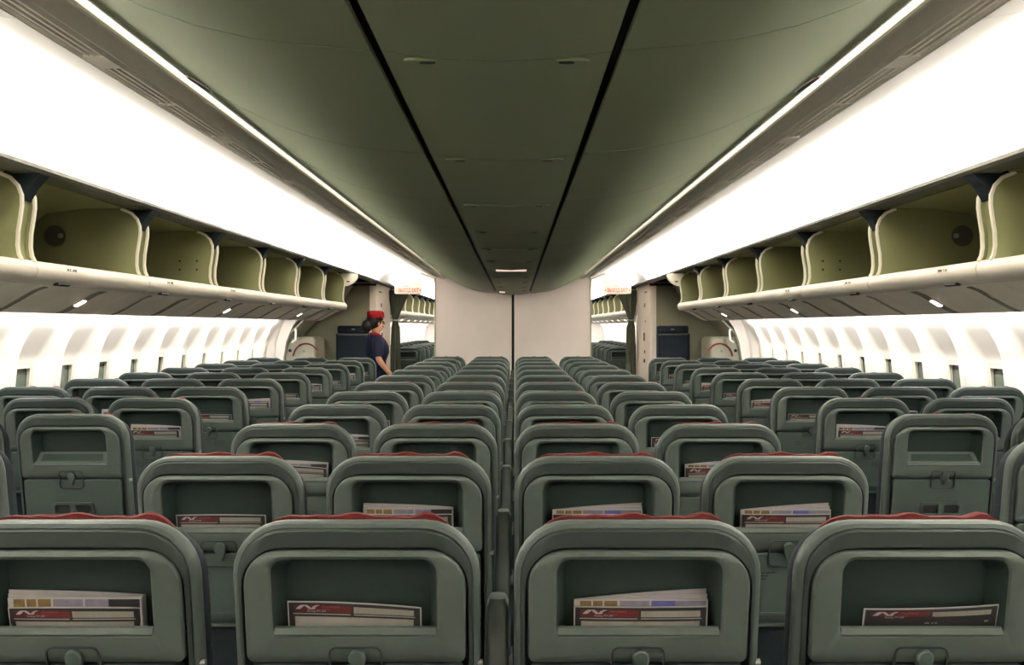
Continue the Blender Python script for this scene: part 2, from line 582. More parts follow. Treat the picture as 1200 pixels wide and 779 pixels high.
def bin_meshes(s, L):
    P = lambda x, y, z: (s * x, y, z)
    out = {}
    g = 0.05
    # body: interior back, roof and floor
    inner = [(1.76, 1.735), (2.22, 1.72), (2.29, 1.76), (2.31, 1.84), (2.28, 1.96), (2.18, 2.03), (2.0, 2.054), (1.80, 2.054)]
    mb = MB()
    loops = []
    for y in (g, L - g):
        loops.append([P(x, y, z) for x, z in inner] + [P(x + (0.012 if 1.9 < x else 0), y, z + (0.012 if z > 1.9 else -0.012)) for x, z in reversed(inner)])
    mb.loft(loops)
    out['body'] = mb.data('bin_body', M['bin'], True)
    # side panels
    for key, ya, yb in (('near', g - 0.012, g), ('far', L - g, L - g + 0.012)):
        mb = MB()
        loop = [(x + 0.004, z) for x, z in SC] + [(2.0, 2.056), (2.18, 2.036), (2.285, 1.965), (2.315, 1.84), (2.295, 1.75), (2.22, 1.715), (1.76, 1.725)]
        mb.loft([[P(x, ya, z) for x, z in loop], [P(x, yb, z) for x, z in loop]])
        out['side_' + key] = mb.data('side_panel', M['bin'])
        mb = MB()
        ym = (ya + yb) / 2
        mb.tube([P(x, ym, z) for x, z in SC], 0.0085, 6)
        out['edge_' + key] = mb.data('edge_trim', M['bintrim'], True)
    # filler strip to the next bin
    mb = MB()
    loops = []
    for y in (L - g + 0.012, L + g - 0.012):
        a = [P(x + 0.018, y, z) for x, z in SC[:8]]
        b = [P(x + 0.03, y, z) for x, z in reversed(SC[:8])]
        loops.append(a + b)
    mb.loft(loops)
    out['filler'] = mb.data('filler_strip', M['bin'], True)
    mb = MB()
    mb.add([P(1.76, L - g + 0.004, 1.985), P(1.76, L + g - 0.004, 1.985), P(1.70, L + g - 0.004, 2.056), P(1.70, L - g + 0.004, 2.056)], [(0, 1, 2, 3)])
    # dark plate standing in for the shaded void above the curved divider tops
    tri = [(1.752, 1.955), (1.767, 2.000), (1.797, 2.034), (1.86, 2.050), (1.682, 2.050), (1.722, 2.006)]
    mb = MB().loft([[P(x, L - g + 0.013, z) for x, z in tri], [P(x, L + g - 0.013, z) for x, z in tri]])
    out['void_plate'] = mb.data('void_plate', M['navy'])
    mb = MB().loft([[P(x, g - 0.010, z) for x, z in RAIL], [P(x, L + g - 0.014, z) for x, z in RAIL]])
    out['rail'] = mb.data('rail', M['rail'], True)
    mb = MB()
    lp = [(1.745 + 0.012 * math.cos(t), 1.662 + 0.007 * math.sin(t)) for t in [2 * math.pi * i / 10 for i in range(10)]]
    mb.loft([[P(x, 0.25 - 0.045, z) for x, z in lp], [P(x, 0.25 + 0.045, z) for x, z in lp]])
    out['latch'] = mb.data('latch', M['dark'], True)
    mb = MB()
    for q, (w_, zz) in enumerate(((0.012, 1.722), (0.006, 1.722), (0.018, 1.722), (0.010, 1.722))):
        y_ = 0.26 + q * 0.022
        mb.box(min(s * 1.7275, s * 1.7255), max(s * 1.7275, s * 1.7255), y_, y_ + w_, zz - 0.006, zz + 0.004)
    out['placard'] = mb.data('placard', M['slot'])
    # round fitting on the far divider
    mb = MB()
    yb = L - g
    for (r, y_a, y_b) in ((0.05, yb - 0.006, yb), (0.034, yb - 0.012, yb - 0.005)):
        mb.loft([[P(2.14 + r * math.cos(t), y_, 1.925 + r * math.sin(t)) for t in [2 * math.pi * i / 18 for i in range(18)]] for y_ in (y_a, y_b)])
    out['fitting'] = mb.data('round_fitting', M['valance'], True)
    mb = MB().loft([[P(2.105 + 0.012 * math.cos(t), y_, 1.925 + 0.012 * math.sin(t)) for t in [2 * math.pi * i / 10 for i in range(10)]] for y_ in (yb - 0.02, yb - 0.011)])
    out['knob'] = mb.data('knob', M['metal'], True)
    # screws
    mb = MB()
    for (x, z) in ((1.93, 1.88), (1.93, 1.83), (1.83, 1.88), (1.83, 1.83)):
        mb.loft([[P(x + 0.006 * math.cos(t), y_, z + 0.006 * math.sin(t)) for t in [2 * math.pi * i / 8 for i in range(8)]] for y_ in (yb - 0.004, yb)])
    out['screw'] = mb.data('screw_heads', M['dark'])
    return out


ORD = ['nearest', 'second', 'third', 'fourth', 'fifth', 'sixth', 'seventh', 'eighth', 'ninth', 'tenth', 'eleventh', 'twelfth', 'thirteenth', 'fourteenth']
for s, side in ((-1, 'left'), (1, 'right')):
    full = bin_meshes(s, BINL)
    runs = [[1.26 + BINL * k for k in range(8)], [13.75 + BINL * k for k in range(13)]]
    for ri, run in enumerate(runs):
        for k, y in enumerate(run):
            if ri == 0:
                lab = 'open empty overhead bin on the %s side, %s from the camera' % (side, ORD[k])
            else:
                lab = 'open overhead bin in the cabin beyond, %s side, %s along' % (side, ORD[k].replace('nearest', 'first'))
            b = empty('overhead_bin', (0, y, 0))
            tag(b, lab, 'overhead bin', 'open bins along the %s side%s' % (side, '' if ri == 0 else ' of the cabin beyond'))
            obj('bin_body', full['body'], b)
            for key in ('near', 'far'):
                sp = obj('side_panel', full['side_' + key], b)
                obj('edge_trim', full['edge_' + key], sp)
            last = (ri == 0 and k == len(run) - 1)
            if not last:
                obj('filler_strip', full['filler'], b)
                obj('void_plate', full['void_plate'], b)
            obj('rail', full['rail'], b)
            if ri == 0:
                obj('latch', full['latch'], b)
                if k < 5:
                    obj('placard', full['placard'], b)
                if k in (2,):
                    f_ = obj('round_fitting', full['fitting'], b)
                    obj('knob', full['knob'], f_)
                if k in (3,):
                    obj('screw_heads', full['screw'], b)
            if last:
                # curled end of the raised door of the last bin
                cur = [(1.78, 2.049), (1.66, 2.049), (1.622, 2.042), (1.612, 2.02), (1.622, 1.985), (1.66, 1.945), (1.71, 1.92), (1.745, 1.915)]
                mb = MB().loft([[(s * x, BINL - 0.03, z) for x, z in cur], [(s * x, BINL + 0.03, z) for x, z in cur]])
                d_ = obj('raised_door_end', mb.data('raised_door_end', M['bintrim'], False), b)
                mb = MB().box(min(s * 1.69, s * 1.72), max(s * 1.69, s * 1.72), BINL - 0.036, BINL - 0.029, 1.955, 1.968)
                obj('hinge_pin', mb.data('hinge_pin', M['dark']), d_)
    # service panels under the bins
    for ri, run in enumerate(runs):
        for k, y in enumerate(run):
            if 'sp%d' % s not in M:
                base = [(1.785, 1.659), (1.84, 1.640), (1.90, 1.606), (1.96, 1.572), (2.00, 1.556), (2.022, 1.556), (2.035, 1.568), (2.03, 1.59), (1.96, 1.600), (1.90, 1.630), (1.84, 1.655)]
                M['sp%d' % s] = MB().loft([[(s * x, 0.004, z) for x, z in base], [(s * x, BINL - 0.004, z) for x, z in base]]).data('panel', M['service'], True)
                face = [(1.80, 1.6535), (1.84, 1.640), (1.90, 1.606), (1.96, 1.572), (1.995, 1.558)]

                def strip(i0, i1, ya, yb, out, nm, m):
                    lo = []
                    for (xa, za) in face[i0:i1]:
                        lo.append([(s * (xa - out * 0.5), ya, za - out), (s * (xa - out * 0.5), yb, za - out), (s * (xa + 0.003), yb, za + 0.004), (s * (xa + 0.003), ya, za + 0.004)])
                    return MB().loft(lo).data(nm, m)
                M['sl%d' % s] = strip(0, 5, 0.70, 0.765, 0.0015, 'lamp_slot', M['slot'])
                M['rg%d' % s] = strip(0, 5, 0.215, 0.25, 0.003, 'ridge', M['slot'])
                ln = MB()
                lo = []
                for (xa, za) in ((1.885, 1.6125), (1.925, 1.5895)):
                    lo.append([(s * (xa - 0.003), 0.715, za - 0.003), (s * (xa - 0.003), 0.75, za - 0.003), (s * xa, 0.75, za + 0.004), (s * xa, 0.715, za + 0.004)])
                ln.loft(lo)
                M['ln%d' % s] = ln.data('lamp_lens', M['lampglow'])
            p = empty('service_panel', (0, y, 0))
            tag(p, ('pale service panel under the %s %s bin, sloping to the wall' if ri == 0 else 'service panel under %s %s bin of the cabin beyond')
                % (ORD[k] if ri == 0 else ORD[k].replace('nearest', 'first'), side), 'service panel', 'service panels under the %s bins%s' % (side, '' if ri == 0 else ' beyond'))
            obj('panel', M['sp%d' % s], p)
            obj('ridge', M['rg%d' % s], p)
            sl = obj('lamp_slot', M['sl%d' % s], p)
            if k % 2 == 0 or ri == 1:
                obj('lamp_lens', M['ln%d' % s], sl)

# ================================================================== SEATS
PITCH = 0.787
SP = 0.495
RECL = 0.16
SZ = 1.16


def recl(p):
    x, y, z = p
    return (x, y + (SZ - z) * RECL, z)


seat_parts = {}


def build_seat_parts():
    S = seat_parts
    N = 7
    # back shell (outer band)
    def L(hw, zt, y, rt=0.085, z0=0.42):
        return at_y(rr(hw, z0, zt, rt, 0.03, N), y)
    mb = MB().loft([L(0.195, 1.139, 0.0375, 0.085), L(0.1985, 1.1425, 0.008, 0.085), L(0.2060, 1.150, 0.005, 0.088), L(0.2130, 1.1565, 0.008, 0.094), L(0.2165, 1.1595, 0.014, 0.096), L(0.2175, 1.160, 0.024, 0.097), L(0.2165, 1.159, 0.034, 0.096), L(0.212, 1.155, 0.040, 0.09)])
    S['back_shell'] = mb.shear(recl).data('back_shell', M['shell'], True)
    # rim band between seam and bezel
    mb = MB().loft([L(0.2045, 1.1475, 0.010, 0.087, 0.43), L(0.2045, 1.1475, 0.001, 0.087, 0.43), L(0.2015, 1.1445, -0.002, 0.085, 0.43),
                    L(0.1985, 1.117, -0.004, 0.074, 0.43), L(0.1965, 1.1145, -0.001, 0.072, 0.43), L(0.1965, 1.1145, 0.02, 0.072, 0.43)], False, False)
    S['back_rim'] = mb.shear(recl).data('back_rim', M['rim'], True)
    # bezel with pocket recess
    o = lambda hw, zt, zb, rt, rb, y: at_y(rr(hw, zb, zt, rt, rb, N), y)
    Z0 = 0.908
    mb = MB().loft([o(0.1925, 1.1115, Z0, 0.062, 0.014, 0.006), o(0.1925, 1.1115, Z0, 0.062, 0.014, -0.008), o(0.190, 1.109, Z0 + 0.003, 0.060, 0.014, -0.012),
                    o(0.165, 1.104, Z0 + 0.018, 0.045, 0.014, -0.017),
                    o(0.147, 1.100, 0.957, 0.026, 0.014, -0.0155), o(0.1435, 1.0975, 0.960, 0.024, 0.014, -0.012)], False, False)
    S['bezel'] = mb.shear(recl).data('bezel', M['bezel'], True)
    mb = MB().loft([o(0.1435, 1.0975, 0.960, 0.024, 0.014, -0.012), o(0.139, 1.094, 0.958, 0.022, 0.014, 0.012), o(0.128, 1.087, 0.956, 0.02, 0.014, 0.034)], False, True)
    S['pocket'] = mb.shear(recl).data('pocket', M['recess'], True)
    # pocket lip
    mb = MB()
    prof = [(-0.013, 0.955), (-0.0165, 0.962), (-0.010, 0.972), (-0.004, 0.974), (-0.001, 0.970), (-0.006, 0.955)]
    mb.loft([[(-0.141, y, z) for y, z in prof], [(0.141, y, z) for y, z in prof]])
    S['pocket_lip'] = mb.shear(recl).data('pocket_lip', M['bezel'], True)
    # tray table
    t = lambda hw, zt, zb, r, y: at_y(rr(hw, zb, zt, r, r, 4), y)
    mb = MB().loft([t(0.188, 0.904, 0.712, 0.012, 0.008), t(0.188, 0.904, 0.712, 0.012, -0.010), t(0.185, 0.901, 0.715, 0.012, -0.013), t(0.182, 0.888, 0.745, 0.012, -0.0135)])
    S['tray_table'] = mb.shear(recl).data('tray_table', M['tray'], True)
    mb = MB().loft([t(0.186, 0.742, 0.735, 0.003, -0.010), t(0.186, 0.742, 0.735, 0.003, -0.0155)])
    mb.loft([t(0.188, 0.7115, 0.703, 0.003, 0.0), t(0.188, 0.7115, 0.703, 0.003, -0.018)])
    S['lower_cover'] = MB().loft([t(0.190, 0.70, 0.44, 0.012, 0.03), t(0.190, 0.70, 0.44, 0.012, 0.004), t(0.186, 0.696, 0.444, 0.012, 0.001)]).shear(recl).data('lower_cover', M['navy'], True)
    S['tray_edge'] = mb.shear(recl).data('tray_edge', M['bezel'], True)
    # latch bracket
    def ring(hw, z0, z1, r, th, y0, y1, mbx):
        a, b = rr(hw, z0, z1, r, r, 4), rr(hw - th, z0 + th, z1 - th, r * 0.8, r * 0.8, 4)
        mbx.loft([at_y(a, y1), at_y(a, y0), at_y(b, y0), at_y(b, y1)], False, False)
    mb = MB()
    ring(0.047, 0.868, 0.940, 0.014, 0.0028, -0.0195, -0.010, mb)
    S['latch_bracket'] = mb.shear(recl).data('latch_bracket', M['rim'], True)
    mb = MB()
    pts = []
    for k in range(11):
        a = math.radians(-20 + 205 * k / 10)
        pts.append((0.015 * math.cos(a) + 0.004, 0.921 + 0.015 * math.sin(a)))
    pts += [(-0.006, 0.902), (0.002, 0.885), (0.006, 0.883), (0.012, 0.895)]
    mb.loft([[(x, -0.012, z) for x, z in pts], [(x, -0.026, z) for x, z in pts], [(0.004 + (x - 0.004) * 0.8, -0.029, 0.917 + (z - 0.917) * 0.85) for x, z in pts]])
    S['tray_latch'] = mb.shear(recl).data('tray_latch', M['tray'], True)
    # small print on the tray (lines too small to read)
    mb = MB()
    rnd = random.Random(3)
    for x0 in (-0.088, 0.034):
        for r_ in range(3):
            x = x0
            while x < x0 + 0.052 - 0.008 * r_:
                w_ = rnd.uniform(0.006, 0.014)
                mb.box(x, x + w_, -0.0146, -0.013, 0.850 - r_ * 0.0085, 0.8535 - r_ * 0.0085)
                x += w_ + 0.003
    S['small_print'] = mb.shear(recl).data('small_print', M['print'])
    # upholstery front
    def C(hw, zt, y, rt, z0=0.44):
        return at_y(rr(hw, z0, zt, rt, 0.03, N), y)
    mb = MB().loft([C(0.210, 1.150, 0.038, 0.08), C(0.214, 1.150, 0.050, 0.085), C(0.213, 1.143, 0.075, 0.09), C(0.205, 1.125, 0.10, 0.09), C(0.185, 1.09, 0.118, 0.08), C(0.15, 1.05, 0.124, 0.07)])
    S['backrest_cushion'] = mb.shear(recl).data('backrest_cushion', M['navy'], True)
    # red headrest cover draped over the top
    mb = MB()
    rnd = random.Random(5)
    nx = 26
    rows = []
    for (yy_, base, hw) in ((0.042, 1.146, 0.182), (0.046, 1.1555, 0.180), (0.056, 1.1565, 0.178), (0.066, 1.153, 0.176), (0.082, 1.145, 0.170), (0.105, 1.126, 0.162), (0.121, 1.095, 0.150), (0.128, 1.04, 0.140), (0.130, 0.93, 0.138)):
        row = []
        for i in range(nx + 1):
            u = -1 + 2 * i / nx
            drop = 0.085 * (1 - math.sqrt(max(0, 1 - max(0, (abs(u) - 0.56) / 0.44) ** 2))) if abs(u) > 0.56 else 0
            if base < 1.11:
                drop = 0.0
            wv = 0.0032 * math.sin(u * 7.3 + yy_ * 40) + 0.0022 * math.sin(u * 17 + 2) + (0.005 * math.exp(-((abs(u) - 0.6) / 0.09) ** 2))
            row.append((u * (hw + 0.014), yy_ + 0.002 * math.sin(u * 11), base - drop + (wv if base > 1.12 else 0)))
        rows.append(row)
    mb.loft(rows, False, False, closed=False)
    S['headrest_cover'] = mb.shear(recl).data('headrest_cover', M['red'], True)
    # bottom cushion
    cl = lambda hw, y, z0, z1, r: at_y(rr(hw, z0, z1, r, r, 4), y)
    mb = MB().loft([cl(0.20, 0.20, 0.37, 0.455, 0.03), cl(0.217, 0.215, 0.345, 0.475, 0.03), cl(0.217, 0.62, 0.345, 0.485, 0.035), cl(0.21, 0.66, 0.36, 0.47, 0.035)])
    S['seat_cushion'] = mb.data('seat_cushion', M['navy'], True)
    # frame and legs
    mb = MB().tube([(-0.215, 0.30, 0.33), (0.215, 0.30, 0.33)], 0.022, 8)
    mb.tube([(-0.215, 0.54, 0.33), (0.215, 0.54, 0.33)], 0.022, 8)
    S['frame_tube'] = mb.data('frame_tube', M['metal'], True)
    mb = MB().tube([(0, 0.16, 0.012), (0, 0.20, 0.03), (0, 0.30, 0.315)], 0.015, 8).tube([(0, 0.60, 0.012), (0, 0.57, 0.03), (0, 0.54, 0.315)], 0.015, 8).box(-0.02, 0.02, 0.14, 0.62, 0.0, 0.016)
    S['leg'] = mb.data('leg', M['metal'], True)
    # armrests
    mb = MB()
    lp = lambda y, z0, z1, hw=0.022: at_y(rr(hw, z0, z1, 0.012, 0.012, 4), y)
    mb.loft([lp(0.115, 0.60, 0.655, 0.018), lp(0.13, 0.585, 0.665), lp(0.50, 0.605, 0.665), lp(0.53, 0.62, 0.655, 0.018)])
    S['armrest'] = mb.data('armrest', M['arm'], True)
    mb = MB().box(-0.016, 0.016, 0.13, 0.30, 0.34, 0.60)
    S['armrest_panel'] = mb.data('armrest_panel', M['navy'])
    # raised armrest, stowed upright between two seat backs
    mb = MB()
    lz = lambda z, y0, y1, hw=0.020: [(x, y, z) for x, y in rr(hw, y0, y1, 0.008, 0.008, 3)]
    mb.loft([lz(0.60, 0.10, 0.15, 0.016), lz(0.615, 0.09, 0.155), lz(0.985, 0.085, 0.15), lz(1.0, 0.095, 0.14, 0.014)])
    S['raised_armrest'] = mb.data('raised_armrest', M['arm'], True)
    mb = MB().tube([(-0.024, 0.12, 0.60), (0.024, 0.12, 0.60)], 0.028, 12)
    S['armrest_hinge'] = mb.data('armrest_hinge', M['metal'], True)
    mb = MB().tube([(0.212, 0.055, 0.90), (0.222, 0.055, 0.90)], 0.006, 8)
    S['recline_pin'] = mb.data('recline_pin', M['metal'], True)
    # slotted lower panel of the plain seats
    mb = MB()
    ring(0.080, 0.760, 0.814, 0.013, 0.009, -0.0225, -0.010, mb)
    mb.box(-0.011, 0.011, -0.0215, -0.012, 0.766, 0.808)
    S['slot_frame'] = mb.shear(recl).data('slot_frame', M['bezel'], True)
    mb = MB()
    for sx in (-1, 1):
        mb.loft([at_y(rr(0.0275, 0.771, 0.803, 0.010, 0.010, 4, sx * 0.040), -0.0142), at_y(rr(0.0275, 0.771, 0.803, 0.010, 0.010, 4, sx * 0.040), -0.012)])
    S['slot'] = mb.shear(recl).data('slot', M['dark'])
    mb = MB().loft([t(0.188, 0.904, 0.46, 0.012, 0.010), t(0.188, 0.904, 0.46, 0.012, -0.010), t(0.185, 0.901, 0.463, 0.012, -0.0135)])
    S['lower_panel'] = mb.shear(recl).data('lower_panel', M['tray'], True)
    # inner slot ring of an empty pocket
    mb = MB()
    mb.add([(-0.131, 0.026, 1.010), (0.131, 0.026, 1.010), (0.141, -0.012, 0.962), (-0.141, -0.012, 0.962)], [(0, 1, 2, 3)])
    S['pocket_flap'] = mb.shear(recl).data('pocket_flap', M['bezel'])
    mb = MB()
    mb.add([(-0.115, 0.021, 1.0005), (0.115, 0.021, 1.0005), (0.121, 0.001, 0.976), (-0.121, 0.001, 0.976)], [(0, 1, 2, 3)])
    S['pocket_slot'] = mb.shear(lambda p: recl((p[0], p[1] - 0.002, p[2] + 0.001))).data('pocket_slot', M['recess'])


build_seat_parts()


def seat(x, y, label, group, plain=False, cover=0.001, left_arm=None, right_arm='flat', empty_pocket=False, dz=0.0):
    S = seat_parts
    t = empty('passenger_seat', (x, y, dz))
    tag(t, label, 'seat', group)
    sh = obj('back_shell', S['back_shell'], t)
    obj('recline_pin', S['recline_pin'], sh)
    obj('back_rim', S['back_rim'], t)
    bz = obj('bezel', S['bezel'], t)
    obj('pocket', S['pocket'], bz)
    if empty_pocket or plain:
        f = obj('pocket_flap', S['pocket_flap'], bz)
        obj('pocket_slot', S['pocket_slot'], bz)
    obj('pocket_lip', S['pocket_lip'], bz)
    if plain:
        lp = obj('lower_panel', S['lower_panel'], t)
        obj('slot_frame', S['slot_frame'], lp)
        obj('slot', S['slot'], lp)
    else:
        tr = obj('tray_table', S['tray_table'], t)
        obj('tray_edge', S['tray_edge'], tr)
        obj('small_print', S['small_print'], tr)
        obj('lower_cover', S['lower_cover'], t)
    obj('latch_bracket', S['latch_bracket'], t)
    obj('tray_latch', S['tray_latch'], t)
    obj('backrest_cushion', S['backrest_cushion'], t)
    if cover is not None:
        obj('headrest_cover', S['headrest_cover'], t, (0, 0, cover))
    obj('seat_cushion', S['seat_cushion'], t)
    obj('frame_tube', S['frame_tube'], t)
    for lx in (-0.13, 0.13):
        obj('leg', S['leg'], t, (lx, 0, 0))
    for arm, ax in ((left_arm, -SP / 2), (right_arm, SP / 2)):
        if arm == 'flat':
            a = obj('armrest', S['armrest'], t, (ax, 0, 0))
            obj('armrest_panel', S['armrest_panel'], a)
        elif arm == 'up':
            a = obj('raised_armrest', S['raised_armrest'], t, (ax, 0.0, 0))
            obj('armrest_hinge', S['armrest_hinge'], a)
    return t


COLN = ['by the left aisle', 'just left of the middle gap', 'just right of the middle gap', 'by the right aisle']
NROW = 12
cen = {}
for r in range(NROW):
    y = (r + 2) * PITCH
    for c in range(4):
        x = (-1.5 + c) * SP
        rn = ORD[r] if r < NROW - 1 else 'farthest'
        lab = 'grey seat in the %s centre row%s, %s' % (rn, '' if r in (0, NROW - 1) else ' from the camera', COLN[c])
        cen[(r, c)] = seat(x, y, lab, 'seats of the centre block', left_arm='flat' if c == 0 else None, right_arm='up' if c == 1 else 'flat', cover=(0.0065 if r < 2 else 0.0045 if r in (2, 5) else 0.001))
SIDEX = (1.69, 2.185, 2.68)
SCOL = ['on the aisle', 'in the middle', 'by the windows']
sid = {}
for s, side in ((-1, 'left'), (1, 'right')):
    for r in range(10):
        y = (3.46 + r) * PITCH
        for c in range(3):
            if r == 0 and c > 0:
                continue
            rn = ORD[r] if r < 9 else 'farthest'
            plain = (r == 1)
            lab = '%s in the %s %s-side row, %s' % ('plain grey seat back with two oval slots' if plain else 'grey seat', rn, side, SCOL[c])
            kw = dict(left_arm='flat' if (s < 0 and c == 2) else None, right_arm='flat')
            if s > 0:
                kw = dict(left_arm='flat', right_arm='flat' if c == 2 else None)
            sid[(s, r, c)] = seat(s * (SIDEX[c] if r else 1.735), y, lab, 'seats of the %s window block' % side, plain=plain, empty_pocket=(c == 2), dz=0.0, **kw)
    # seats in the cabin beyond
    for c, rows in ((0, range(0, 7)), (1, range(3, 10))):
        for r in rows:
            y = 14.4 + r * PITCH
            lab = 'dim grey seat in the cabin beyond, %s side, %s row, %s' % (side, ORD[r].replace('nearest', 'first'), SCOL[c])
            seat(s * SIDEX[c], y, lab, 'seats of the cabin beyond on the %s' % side, empty_pocket=True, cover=None)

# ================================================================== CARDS AND MAGAZINES
CARD_W, CARD_H = 0.236, 0.112     # extends down behind the lip


def card_mesh(bend, tilt, sag, wave):
    """local origin: bottom centre of the visible card front; x right, z up, front = -y"""
    mb = MB()

    def warp(x, y, z):
        u = x / (CARD_W / 2)
        top = max(0.0, (z - 0.03) / (CARD_H - 0.03))
        zz = z + top * (sag * u - wave * (u * u) + 0.0)
        yy_ = y + bend * (u * u) * 0.010 - top * tilt * 0.016
        return (x, yy_, zz)

    def rect(x0, x1, z0, z1, y, mi, n=24):
        v, f = [], []
        for i in range(n + 1):
            x = x0 + (x1 - x0) * i / n
            v += [warp(x, y, z0), warp(x, y, z1)]
        f = [(2 * i, 2 * i + 2, 2 * i + 3, 2 * i + 1) for i in range(n)]
        mb.add(v, f, mi)
    W, H = CARD_W / 2, CARD_H
    # paper body
    loops = []
    for i in range(25):
        x = -W + 2 * W * i / 24
        loops.append([warp(x, 0, 0), warp(x, 0.0022, 0), warp(x, 0.0022, H), warp(x, 0, H)])
    mb.loft(loops, mi=0)
    e = 0.0006
    rect(-W + 0.0025, W - 0.0025, 0.0, H - 0.002, -e, 1)                # black field
    rect(-W + 0.013, W - 0.014, 0.0, 0.0845, -2 * e, 2)                # pale lower field
    rect(-W + 0.010, -0.006, 0.0885, 0.0905, -2 * e, 2)               # thin line of fine print
    rect(0.0, W - 0.011, 0.0885, 0.0905, -2 * e, 2)
    rect(-W + 0.012, -0.004, 0.0925, H - 0.0065, -2 * e, 3)            # red field
    rect(0.0, W - 0.013, 0.0925, H - 0.0075, -2 * e, 2)                # pale field
    # emblem: a winged N of two slanted strokes
    y_ = -3 * e
    b0, b1 = 0.0985, 0.1065
    xl = -W + 0.015

    def poly(pts, mi):
        mb.add([warp(x, y_, z) for x, z in pts], [tuple(range(len(pts)))], mi)
    poly([(xl, b0), (xl + 0.006, b0 + 0.006), (xl + 0.010, b1), (xl + 0.017, b1), (xl + 0.012, b0 + 0.003), (xl + 0.008, b0)], 0)
    poly([(xl + 0.014, b1), (xl + 0.021, b1), (xl + 0.031, b0), (xl + 0.024, b0)], 0)
    poly([(xl + 0.027, b0), (xl + 0.034, b0), (xl + 0.037, b0 + 0.005), (xl + 0.044, b1), (xl + 0.037, b1), (xl + 0.031, b0 + 0.005)], 0)
    for (s_, size, x, z, mi) in (('Nordwind', 0.0072, xl + 0.048, 0.1015, 4), ('Airlines', 0.0045, xl + 0.048, 0.0968, 4), ('Boeing 777-200', 0.0052, xl + 0.021, 0.0937, 0)):
        v, f = text_geo(s_, size)
        mb.add([warp(x + p[0], y_, z + p[1]) for p in v], f, mi)
    # lines of fine print, too small to read
    rnd = random.Random(2)
    for r_ in range(3):
        x = 0.004
        z = 0.1025 - r_ * 0.0037
        while x < W - 0.02:
            w_ = rnd.uniform(0.004, 0.012)
            mb.add([warp(x, y_, z), warp(x + w_, y_, z), warp(x + w_, y_, z + 0.0012), warp(x, y_, z + 0.0012)], [(0, 1, 2, 3)], 5)
            x += w_ + 0.002
    for (x, w_) in ((-0.012, 0.008), (0.0, 0.003), (0.006, 0.004), (W - 0.024, 0.008)):
        mb.add([warp(x, y_, 0.0815), warp(x + w_, y_, 0.0815), warp(x + w_, y_, 0.0845), warp(x, y_, 0.0845)], [(0, 1, 2, 3)], 5)
    return mb.data('safety_card', [M['paper'], M['black'], M['cardlite'], M['cardred'], M['redtxt'], M['slot']])


CARDS = [card_mesh(0.3, 0.2, 0.0, 0.0), card_mesh(0.6, 0.3, -0.006, 0.006), card_mesh(0.6, 0.8, 0.004, 0.0), card_mesh(0.9, 0.3, 0.0, 0.005)]


def mag_mesh(variant):
    mb = MB()
    W = 0.236 / 2
    rnd = random.Random(variant)
    H = 0.127 + 0.003 * variant
    n = 12
    for p in range(3):
        loops = []
        for i in range(n + 1):
            u = -1 + 2 * i / n
            fan = (0.003 * p) * (1 + u) + 0.003 * p
            dz = (0.006 * p) * (0.4 + 0.6 * (u if variant % 2 == 0 else -u)) - 0.002 * u * u
            x = u * W
            loops.append([(x, 0.001 + fan, 0), (x, 0.003 + fan, 0), (x, 0.003 + fan, H - 0.012 + dz + 0.006), (x, 0.001 + fan, H - 0.012 + dz + 0.006)])
        mb.loft(loops, mi=0)
    # printed bands of the front cover near its top edge
    def band(x0, x1, z0, z1, mi):
        v = []
        for i in range(7):
            x = x0 + (x1 - x0) * i / 6
            v += [(x, 0.0006, z0), (x, 0.0006, z1)]
        mb.add(v, [(2 * i, 2 * i + 2, 2 * i + 3, 2 * i + 1) for i in range(6)], mi)
    z1 = H - 0.0078
    for (xa, xb, mi) in ((-W + 0.010, -W + 0.030, 1), (-W + 0.033, -W + 0.050, 1), (-W + 0.053, -W + 0.076, 1), (-W + 0.08, 0.015, 4), (0.018, 0.06, 2 if variant == 0 else 4), (0.06, W - 0.003, 4 if variant == 0 else 3)):
        band(xa, xb, z1 - 0.022, z1 - 0.0025, mi)
    return mb.data('magazine', [M['paper'], M['brown'], M['blue'], M['black'], M['lilac']], False)


MAGS = [mag_mesh(0), mag_mesh(1)]


def put_card(st, variant, label, dx=0.0, dz=0.0):
    x, y, _ = st.location
    zb = 0.8965 + dz            # bottom of the card, inside the pocket
    o = obj('safety_card', CARDS[variant], None, (x + dx, y + (SZ - 0.975) * RECL + 0.006, zb))
    o.rotation_euler = (RECL * 0.95, 0, 0)
    o.location.y += (0.975 - zb) * RECL
    tag(o, label, 'card', 'safety cards in the seat pockets')
    return o


def put_mag(st, variant, label, dx=0.0, dz=0.0):
    x, y, _ = st.location
    zb = 0.9 + dz
    o = obj('magazine', MAGS[variant], None, (x + dx, y + (SZ - 0.975) * RECL + 0.0095, zb))
    o.rotation_euler = (RECL * 0.95, 0, 0)
    o.location.y += (0.975 - zb) * RECL
    tag(o, label, 'magazine', 'magazines in the seat pockets')
    return o


